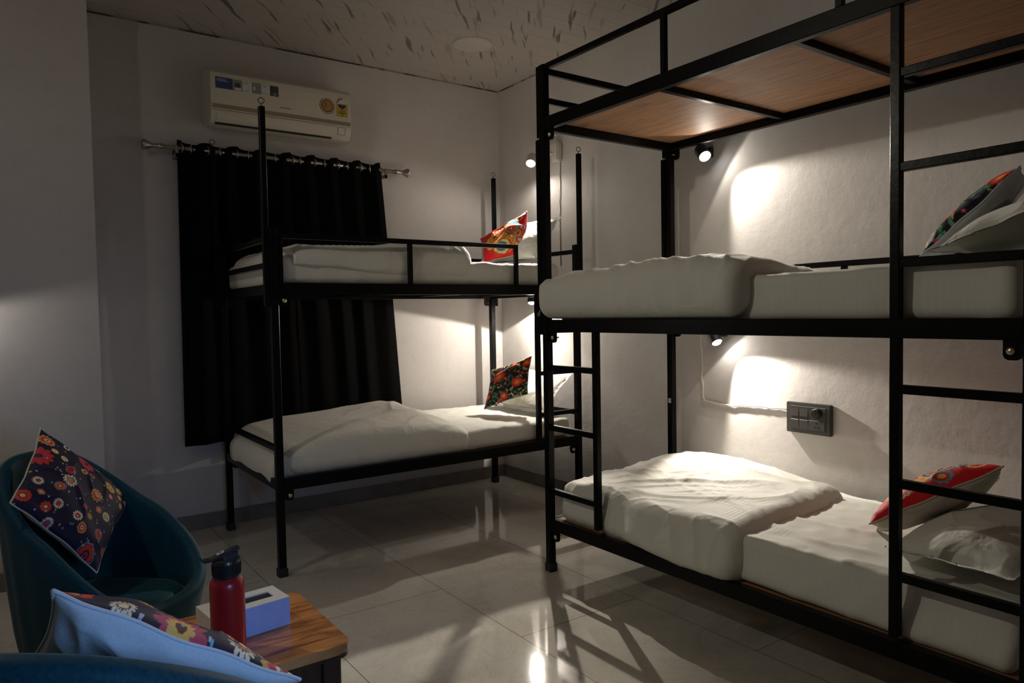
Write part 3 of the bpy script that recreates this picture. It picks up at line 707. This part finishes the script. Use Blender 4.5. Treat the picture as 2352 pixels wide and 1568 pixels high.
def curtain(label, x0, x1, waves, flare0, flare1, z1, z0, seed):
    root = thing('curtain', label, 'curtain', ((x0 + x1) / 2, -.07, z0), 0, None)
    n, m_ = 26 * waves + 1, 40
    cx = (x0 + x1) / 2
    P = np.zeros((n, m_, 3))
    for i in range(n):
        s_ = i / (n - 1)
        for j in range(m_):
            t = j / (m_ - 1)                              # 0 top, 1 bottom
            xa = x0 + (x1 - x0) * s_ + .010 * math.sin(2 * PI * s_ * waves * 2 + .6)
            xb = (x0 + flare0) + (x1 + flare1 - x0 - flare0) * (s_ + .02 * math.sin(9 * s_ + seed))
            tt = t ** .9
            am = .027 * (1 - .62 * sm(.05, .7, t))
            ph = 2 * PI * waves * s_ + .5 * t * math.sin(5 * s_ + seed)
            y = am * math.sin(ph) + .004 * nz3(s_ * 9, t * 3, seed)
            z = z1 + (z0 - z1) * t
            if t < .05: z += (.012 * math.sin(ph + .8) + .004) * (1 - t / .05)
            z -= .012 * t * math.sin(4 * s_ + seed)
            P[i, j] = (xa + (xb - xa) * tt, -.07 + y, z)
    o = grid_mesh('fabric', P, 'curtain', root, root.location)
    md = o.modifiers.new('thickness', 'SOLIDIFY'); md.thickness = .0018; md.offset = 0
    for k in range(2 * waves):                             # grommets where the cloth crosses the pole
        s_ = (k + .5) / (2 * waves) + (.25 / waves if False else 0)
        s_ = (k) / (2 * waves) + .001
        if k == 0: s_ = .02
        i = int(s_ * (n - 1)); p = P[i, 2]
        bm = bmesh.new(); torus(bm, (p[0] - root.location.x, 0, 2.128 - z0), (1, .55 * (1 if k % 2 == 0 else -1), 0), .023, .0042, 24, 8)
        obj('grommet', bm, 'nickel', root, smooth=True)
    return root
curtain('left half of the black blackout curtains below the air conditioner', -2.186, -1.576, 4, -.02, .05, 2.160, .500, 1.3)
curtain('right half of the black blackout curtains, flaring out at its lower right edge', -1.578, -.985, 4, .06, .125, 2.162, .500, 4.1)

# ------------------------------------------------------------------ reading lamps, cables, switchboard, ceiling lamp
def spot(parent, loc, d, name, size, blend, power, col, soft=.012):
    l = bpy.data.lights.new(name, 'SPOT'); l.energy = power; l.color = col; l.spot_size = R(size); l.spot_blend = blend; l.shadow_soft_size = soft
    o = bpy.data.objects.new(name, l); COL.objects.link(o); o.location = loc
    o.rotation_euler = Vector(d).to_track_quat('-Z', 'Y').to_euler()
    if parent: o.parent = parent
    return o
WARM = (1.0, .92, .80)
def reading_lamp(label, wall, mouth, d, mat, white_arm=False, beam_p=1, wide_p=1, beam_size=98, beam_blend=.3, rad=.026, wide_size=174, spill_d=None, spill_blend=.06):
    wall = Vector(wall); mouth = Vector(mouth); d = Vector(d).normalized()
    root = thing('reading_lamp', label, 'lamp', wall, 0, 'wall reading lamps')
    m0 = mouth - wall; hl = .075
    back = m0 - d * hl
    if white_arm:
        obj('base', B((-.045, -.036, -.062), (0, .036, .062)), mat, root, bevel=.008, segs=2)
        bm = bmesh.new(); tube(bm, [(-.03, 0, -.01), (-.06, (back.y) * .45, back.z * .35), tuple(back + d * .02)], .012, 12); obj('arm', bm, mat, root, smooth=True)
    else:
        obj('base', B((-.022, -.026, -.026), (0, .026, .026)), mat, root, bevel=.004)
        bm = bmesh.new(); tube(bm, [(-.01, 0, 0), tuple(back + d * .03)], .010, 12); obj('arm', bm, mat, root, smooth=True)
    bm = bmesh.new(); lathe(bm, [(0, -hl), (rad * .95, -hl), (rad * 1.08, -hl + .006), (rad * 1.1, 0), (rad * .98, 0), (rad * .92, -.012), (0, -.012)], m0, d, 28)
    obj('shade', bm, mat, root, smooth=False)
    bm = bmesh.new(); lathe(bm, [(rad * .9, -.010), (rad * .9, -.004), (rad * .75, .004), (rad * .4, .009), (0, .010)], m0, d, 28)
    obj('bulb', bm, 'bulb', root, smooth=True)
    spot(root, m0 + d * .016, d, 'lamp_beam', beam_size, beam_blend, beam_p, WARM)
    spot(root, m0 + d * .014, spill_d or d, 'lamp_spill', wide_size, spill_blend, wide_p, WARM)
    return root
P = dict(l2l=(46.0, 1.6), l2u=(42.0, 2.5), l1l=(14.0, 34.0), l1u=(170.0, 7.0), left=(36.0, 8.0))
reading_lamp('black reading lamp lit under the middle tier of the right-wall bunk, above the switchboard', (0, -1.985, 1.085), (-.085, -2.012, 1.032), (-.16, -.61, -.77), 'black_metal', False, *P['l2l'])
reading_lamp('black reading lamp glaring beside the back post under the top plywood deck', (0, -1.905, 2.00), (-.085, -1.945, 1.966), (-.30, -.68, -.67), 'black_metal', False, *P['l2u'], rad=.030, beam_size=96, spill_d=(-.62, -.63, -.46))
reading_lamp('black reading lamp lit under the upper tier of the back-wall bunk', (0, -.50, 1.315), (-.085, -.478, 1.262), (-.22, -.25, -.94), 'black_metal', False, *P['l1l'])
reading_lamp('white bracket reading lamp glaring above the upper tier of the back-wall bunk', (0, -.690, 2.235), (-.125, -.545, 2.175), (-.50, -.42, -.76), 'white_plastic', True, *P['l1u'], spill_d=(-.35, .0, -.94), spill_blend=.5, beam_size=46, beam_blend=.7, rad=.030)

def cable(label, pts, r, mat, wob, name='power_cable'):
    pts = [Vector(p) for p in pts]; out = []
    for a, b in zip(pts, pts[1:]):
        k = max(2, int((b - a).length / .02))
        for i in range(k):
            t = i / k; p = a.lerp(b, t); s_ = len(out) * .37
            out.append(p + Vector((-abs(nz3(s_, 1, 2)) * wob * .6, nz3(s_, 5, 1) * wob, nz3(s_, 3, 7) * wob)))
    out.append(pts[-1])
    bm = bmesh.new(); tube(bm, out, r, 8); o = obj(name, bm, mat, smooth=True)
    return tag(o, label, 'cable')
cable('loose white cable running down the wall and across to the grey switchboard', [(-.006, -1.86, 1.10), (-.006, -1.845, 1.06), (-.005, -1.853, .90), (-.005, -1.853, .76), (-.005, -1.87, .725), (-.005, -1.92, .713), (-.006, -2.05, .712), (-.006, -2.20, .722), (-.006, -2.30, .724), (-.006, -2.358, .722)], .0042, 'cable', .008)
cable('thin cable hanging down the right wall below the white bracket lamp', [(-.003, -.702, 2.17), (-.003, -.700, 2.00), (-.003, -.692, 1.80), (-.003, -.690, 1.50)], .0026, 'wire_grey', .005)

sw = thing('switchboard', 'dark grey switchboard with switches and socket on the right wall', 'switchboard', (0, -2.4695, .694))
obj('plate', B((-.024, -.1095, -.070), (-.0002, .1095, .070)), 'plate', sw, bevel=.003, segs=2)
# local +y is towards the back wall (left in view)
def mod(name, y0, y1, z0, z1, mat, d=.003, tilt=0):
    o = obj(name, B((-.024 - d, y0, z0), (-.0235, y1, z1)), mat, sw, bevel=.0012); return o
obj('module_frame', B((-.0262, -.088, -.054), (-.0236, .086, .054)), 'switch', sw, bevel=.001)
for z0, z1 in ((.006, .050), (-.050, -.006)):
    for y0, y1 in ((.044, .084), (-.002, .040)):
        o = mod('rocker_switch', y0, y1, z0, z1, 'plate', .0045)
        o.rotation_euler = (0, R(3 if z0 > 0 else -3), 0)
bm = bmesh.new(); lathe(bm, [(.024, 0), (.023, .010), (.019, .016), (0, .016)], (-.0262, -.046, .028), (-1, 0, 0), 28); kn = obj('regulator_knob', bm, 'cap', sw, smooth=False)
obj('pointer', B((-.0445, -.048, .030), (-.0422, -.044, .046)), 'switch', kn)
so = mod('socket', -.084, -.006, -.050, -.006, 'plate', .0035)
for y, z in ((-.045, -.016), (-.036, -.036), (-.054, -.036)):
    bm = bmesh.new(); lathe(bm, [(0, 0), (.0045, 0), (.0045, .0008), (0, .0008)], (-.0276, y, z), (-1, 0, 0), 14); obj('socket_hole', bm, 'hole', so)
cl = tag(obj('ceiling_light', lathe(bmesh.new(), [(0, 0), (.10, 0), (.116, .004), (.118, .010), (.118, .014), (0, .014)], (0, 0, .0), (0, 0, 1), 48), 'white_plastic', smooth=False), 'round flat unlit panel light in the ceiling near the corner', 'ceiling light')
cl.location = (-.656, -.693, HC - .014)

# ------------------------------------------------------------------ armchairs
def armchair(label, loc, th, a, b, hf, hb, group, pw=1.12, e1=.95, e2=.92, kk=0.0):
    root = thing('armchair', label, 'armchair', (loc[0], loc[1], 0), th, group)
    nt = 96
    def outline(t, s):
        c, sn = math.cos(t), math.sin(t)
        return a * s * math.copysign(abs(c) ** e1, c), b * s * math.copysign(abs(sn) ** e2, sn) * (1 - kk * c)
    def rim(t): return hf + (hb - hf) * ((1 - math.cos(t)) / 2) ** pw
    rows = []
    seat = hf - .045
    # outer skin from base up, over a rolled rim, down the inside to the seat
    for (kind, u) in [('base', 0), ('out', .0), ('out', .2), ('out', .45), ('out', .7), ('out', .9)] + [('roll', k / 6) for k in range(7)] + [('in', .9), ('in', .6), ('in', .3), ('in', 0)]:
        row = []
        for i in range(nt):
            t = 2 * PI * i / nt; h = rim(t); zb = .17
            rr = .022
            if kind == 'base': s, z = .60, zb + .012
            elif kind == 'out': s, z = .80 + .20 * (u ** .7), zb + (h - .02 - zb) * u
            elif kind == 'roll':
                an = PI * u; s = 1 - (rr / .28) * (1 - math.cos(an)); z = h - .02 + rr * math.sin(an)
            else: s, z = .80 + .043 * u, seat - .03 + (h - .02 - seat + .03) * u
            x, y = outline(t, s)
            if kind in ('in', 'out') and math.cos(t) < .3:           # soft vertical channels round the back
                w = .004 * math.cos(t * 22) * sm(.3, -.2, math.cos(t)) if False else .0035 * math.cos(t * 20) * max(0, min(1, (.3 - math.cos(t)) * 2)) * (u * (1 - u) * 4 if u else 0)
                k = 1 + w / .3; x *= k; y *= k
            row.append((x, y, z))
        rows.append(row)
    bm = bmesh.new(); V = [[bm.verts.new(p) for p in row] for row in rows]
    for ra, rb in zip(V, V[1:]):
        for i in range(nt): bm.faces.new((ra[i], ra[(i + 1) % nt], rb[(i + 1) % nt], rb[i]))
    bm.faces.new(V[0][::-1]); bm.faces.new(V[-1])
    obj('shell', bm, 'velvet', root, smooth=True)
    bm = bmesh.new(); seg = 64; rings = []
    for (s, z) in ((0, .044), (.3, .043), (.55, .040), (.70, .032), (.77, .016), (.785, -.005), (.76, -.03)):
        if s == 0: rings.append([bm.verts.new((.01, 0, seat + z))])
        else: rings.append([bm.verts.new((outline(2 * PI * i / seg, s)[0] + .01, outline(2 * PI * i / seg, s)[1], seat + z + .003 * nz3(i * .3, s * 3, 1))) for i in range(seg)])
    for i in range(seg): bm.faces.new((rings[0][0], rings[1][i], rings[1][(i + 1) % seg]))
    for ra, rb in zip(rings[1:], rings[2:]):
        for i in range(seg): bm.faces.new((ra[i], ra[(i + 1) % seg], rb[(i + 1) % seg], rb[i]))
    obj('seat_cushion', bm, 'velvet', root, smooth=True)
    for sx in (-1, 1):
        for sy in (-1, 1):
            bm = bmesh.new(); tube(bm, [(sx * a * .52, sy * b * .50, .20), (sx * a * .74, sy * b * .72, 0)], [.019, .011], 14)
            obj('leg', bm, 'leg_black', root, smooth=True)
    return root
armchair('teal velvet tub armchair holding the dark mandala-print cushion, by the left wall', (-2.780, -1.845), -.877, .275, .227, .371, .791, 'teal tub armchairs', .90, .84, .62, -.13)
armchair('teal velvet tub armchair nearest the camera, cut by the bottom edge, under the blue-backed cushion', (-2.930, -3.070), 1.05, .29, .319, .412, .81, 'teal tub armchairs', 1.0, .914, .914, .012)
cushion('dark purple cushion printed with red and orange mandala flowers, sitting in the farther armchair', [(-2.80, -1.93, .455), (-2.665, -1.63, .60), (-2.915, -1.70, .868), (-3.00, -1.94, .70)], .055, 'mandala', 21, n=230)
cushion('navy floral cushion with pale blue back, tilted in the nearest armchair', [(-2.652, -2.95, .425), (-2.993, -3.042, .68), (-2.963, -3.282, .86), (-2.622, -3.19, .60)], .065, 'mandala', 52, back='chambray', n=230, Tb=.05)

# ------------------------------------------------------------------ side table with bottle and tissue box
tb = thing('side_table', 'low square wooden side table with rounded corners, between the armchairs', 'side table', (-2.563, -2.612, 0))
def rrect(bm, hx, hy, r, z0, z1, seg=8):
    c = []
    for (sx, sy, a0) in ((1, 1, 0), (-1, 1, 90), (-1, -1, 180), (1, -1, 270)):
        for k in range(seg + 1):
            a = R(a0 + 90 * k / seg); c.append((sx * (hx - r) + r * math.cos(a), sy * (hy - r) + r * math.sin(a)))
    f = [bm.verts.new((x, y, z0)) for x, y in c]; t = [bm.verts.new((x, y, z1)) for x, y in c]
    bm.faces.new(f[::-1]); bm.faces.new(t); k = len(c)
    for i in range(k): bm.faces.new((f[i], f[(i + 1) % k], t[(i + 1) % k], t[i]))
    return bm
bm = rrect(bmesh.new(), .192, .192, .03, .428, .450)
top = obj('tabletop', bm, 'table_top', tb, bevel=.002)
obj('tabletop_edge', rrect(bmesh.new(), .1905, .1905, .03, .4185, .4285), 'table_dark', top)
for sx in (-1, 1):
    for sy in (-1, 1):
        obj('leg', B((sx * .150 - .022, sy * .150 - .022, 0), (sx * .150 + .022, sy * .150 + .022, .419)), 'table_dark', tb, bevel=.003)
for sy in (-1, 1): obj('apron', B((-.128, sy * .155 - .008, .30), (.128, sy * .155 + .008, .419)), 'table_dark', tb, bevel=.001)
for sx in (-1, 1): obj('apron', B((sx * .155 - .008, -.128, .30), (sx * .155 + .008, .128, .419)), 'table_dark', tb, bevel=.001)
bt = thing('water_bottle', 'red metal water bottle with black flip lid standing on the wooden side table', 'bottle', (-2.613, -2.683, .4502))
obj('body', lathe(bmesh.new(), [(0, 0), (.033, 0), (.0365, .004), (.037, .01), (.037, .150), (.0362, .160), (.033, .168), (.028, .173), (.027, .178), (0, .178)], (0, 0, 0), (0, 0, 1), 48), 'bottle', bt, smooth=True)
lid = obj('lid', lathe(bmesh.new(), [(0, .174), (.029, .174), (.030, .178), (.030, .206), (.0285, .212), (.022, .214), (0, .214)], (0, 0, 0), (0, 0, 1), 40), 'cap', bt, smooth=False)
ridges = bmesh.new()
for i in range(40):
    a = 2 * PI * i / 40; tube(ridges, [(.030 * math.cos(a), .030 * math.sin(a), .181), (.030 * math.cos(a), .030 * math.sin(a), .204)], .0011, 6)
obj('grip_ridges', ridges, 'cap', lid)
bm = bmesh.new()                                           # flip spout, sloping up to the right, with the loop on the left
pts = [(-.052, .008, .217), (-.046, .007, .211), (-.034, .005, .212), (-.012, .001, .220), (.012, -.003, .229), (.026, -.005, .232)]
for (x, y, z), (x2, y2, z2) in zip(pts, pts[1:]):
    v = [bm.verts.new(p) for p in ((x, y - .009, z), (x2, y2 - .009, z2), (x2, y2 + .009, z2), (x, y + .009, z), (x, y - .009, z + .006), (x2, y2 - .009, z2 + .006), (x2, y2 + .009, z2 + .006), (x, y + .009, z + .006))]
    for f in ((0, 3, 2, 1), (4, 5, 6, 7), (0, 1, 5, 4), (1, 2, 6, 5), (2, 3, 7, 6), (3, 0, 4, 7)): bm.faces.new([v[i] for i in f])
box(bm, (-.004, -.008, .212), (.024, .006, .226))
sp = obj('flip_spout', bm, 'cap', lid)
bm = B((-.008, -.0072, 0), (.008, .0072, .0012)); cp = obj('lid_catch', bm, 'chrome', lid); cp.location = (-.012, -.001, .2280); cp.rotation_euler = (0, R(-20), R(-8)); cp['label'] = 'shiny chrome catch'
obj('catch_hole', B((-.003, -.0026, .0010), (.003, .0026, .0016)), 'hole', cp)

tx = thing('tissue_box', 'white and pale blue tissue box on the side table behind the bottle', 'tissue box', (-2.553, -2.580, .4502), R(6.5))
hx, hy, hh = .094, .050, .068
bm = bmesh.new()
o_ = [(-hx, -hy), (hx, -hy), (hx, hy), (-hx, hy)]; i_ = [(-.062, -.019), (.068, -.019), (.068, .019), (-.062, .019)]
b0 = [bm.verts.new((x, y, 0)) for x, y in o_]; t0 = [bm.verts.new((x, y, hh)) for x, y in o_]; s0 = [bm.verts.new((x, y, hh)) for x, y in i_]; s1 = [bm.verts.new((x, y, hh - .012)) for x, y in i_]
bm.faces.new(b0[::-1])
for i in range(4):
    j = (i + 1) % 4
    bm.faces.new((b0[i], b0[j], t0[j], t0[i])); bm.faces.new((t0[i], t0[j], s0[j], s0[i])); bm.faces.new((s0[i], s0[j], s1[j], s1[i]))
bm.faces.new(s1)
obj('carton', bm, 'card', tx)
obj('slot_film', B((-.0617, -.0187, hh - .0045), (.0677, .0187, hh - .0035)), 'hole', tx)
bp = obj('side_panel', B((-hx + .012, -hy - .0008, .0015), (hx - .0005, -hy + .0002, hh - .0015)), 'card_blue', tx); bp['label'] = 'pale blue long side'

# ------------------------------------------------------------------ the lamps of the rest of the room, beyond the frame, and an added blue fill
spot(None, (-3.50, -1.85, 2.35), (.88, -.45, -.15), 'opposite_wall_lamp', 160, 1.0, P['left'][0], (1.0, .93, .76), .02)
spot(None, (-3.30, -.62, 1.30), (.3, -.35, -.9), 'opposite_lower_lamp', 176, .2, P['left'][1] * .5, (1.0, .93, .82), .02)
pl = bpy.data.lights.new('opposite_wall_lamp_spill', 'POINT'); pl.energy = 4.0; pl.color = (1.0, .93, .80); pl.shadow_soft_size = .03
po = bpy.data.objects.new('opposite_wall_lamp_spill', pl); COL.objects.link(po); po.location = (-3.50, -1.85, 2.35)
a = bpy.data.lights.new('blue_fill_light', 'AREA'); a.spread = R(75); a.energy = 1.5; a.color = (.25, .50, 1.0); a.size = .35  # unseen bluish fill light added behind the camera for the local blue tint
ao = bpy.data.objects.new('blue_fill_light', a); COL.objects.link(ao); ao.location = (-2.50, -4.45, 1.0)
ao.rotation_euler = Vector((-.16, 1, -.28)).to_track_quat('-Z', 'Y').to_euler()

w = bpy.data.worlds.new('world'); scn.world = w; w.use_nodes = True
w.node_tree.nodes['Background'].inputs['Color'].default_value = (.5, .55, .65, 1); w.node_tree.nodes['Background'].inputs['Strength'].default_value = .02

# ------------------------------------------------------------------ camera
cam = bpy.data.cameras.new('camera'); co = bpy.data.objects.new('camera', cam); COL.objects.link(co)
cam.sensor_width = 36; cam.lens = 1653.7084 / 2352 * 36; cam.clip_start = .02
yw, pt, rl = R(-35.3987), R(-2.2978), R(-1.0047)
F = Vector((-math.sin(yw) * math.cos(pt), math.cos(yw) * math.cos(pt), math.sin(pt)))
rt = Vector((math.cos(yw), math.sin(yw), 0)); up = rt.cross(F)
Rv = rt * math.cos(rl) + up * math.sin(rl); Uv = -rt * math.sin(rl) + up * math.cos(rl)
mat = Matrix((Rv, Uv, -F)).transposed().to_4x4(); mat.translation = (-3.0052, -4.3508, 1.2)
co.matrix_world = mat
scn.camera = co
scn.view_settings.view_transform = 'Standard'; scn.view_settings.look = 'None'
scn.view_settings.exposure = 0.0; scn.view_settings.gamma = 1.0; scn.view_settings.use_curve_mapping = False
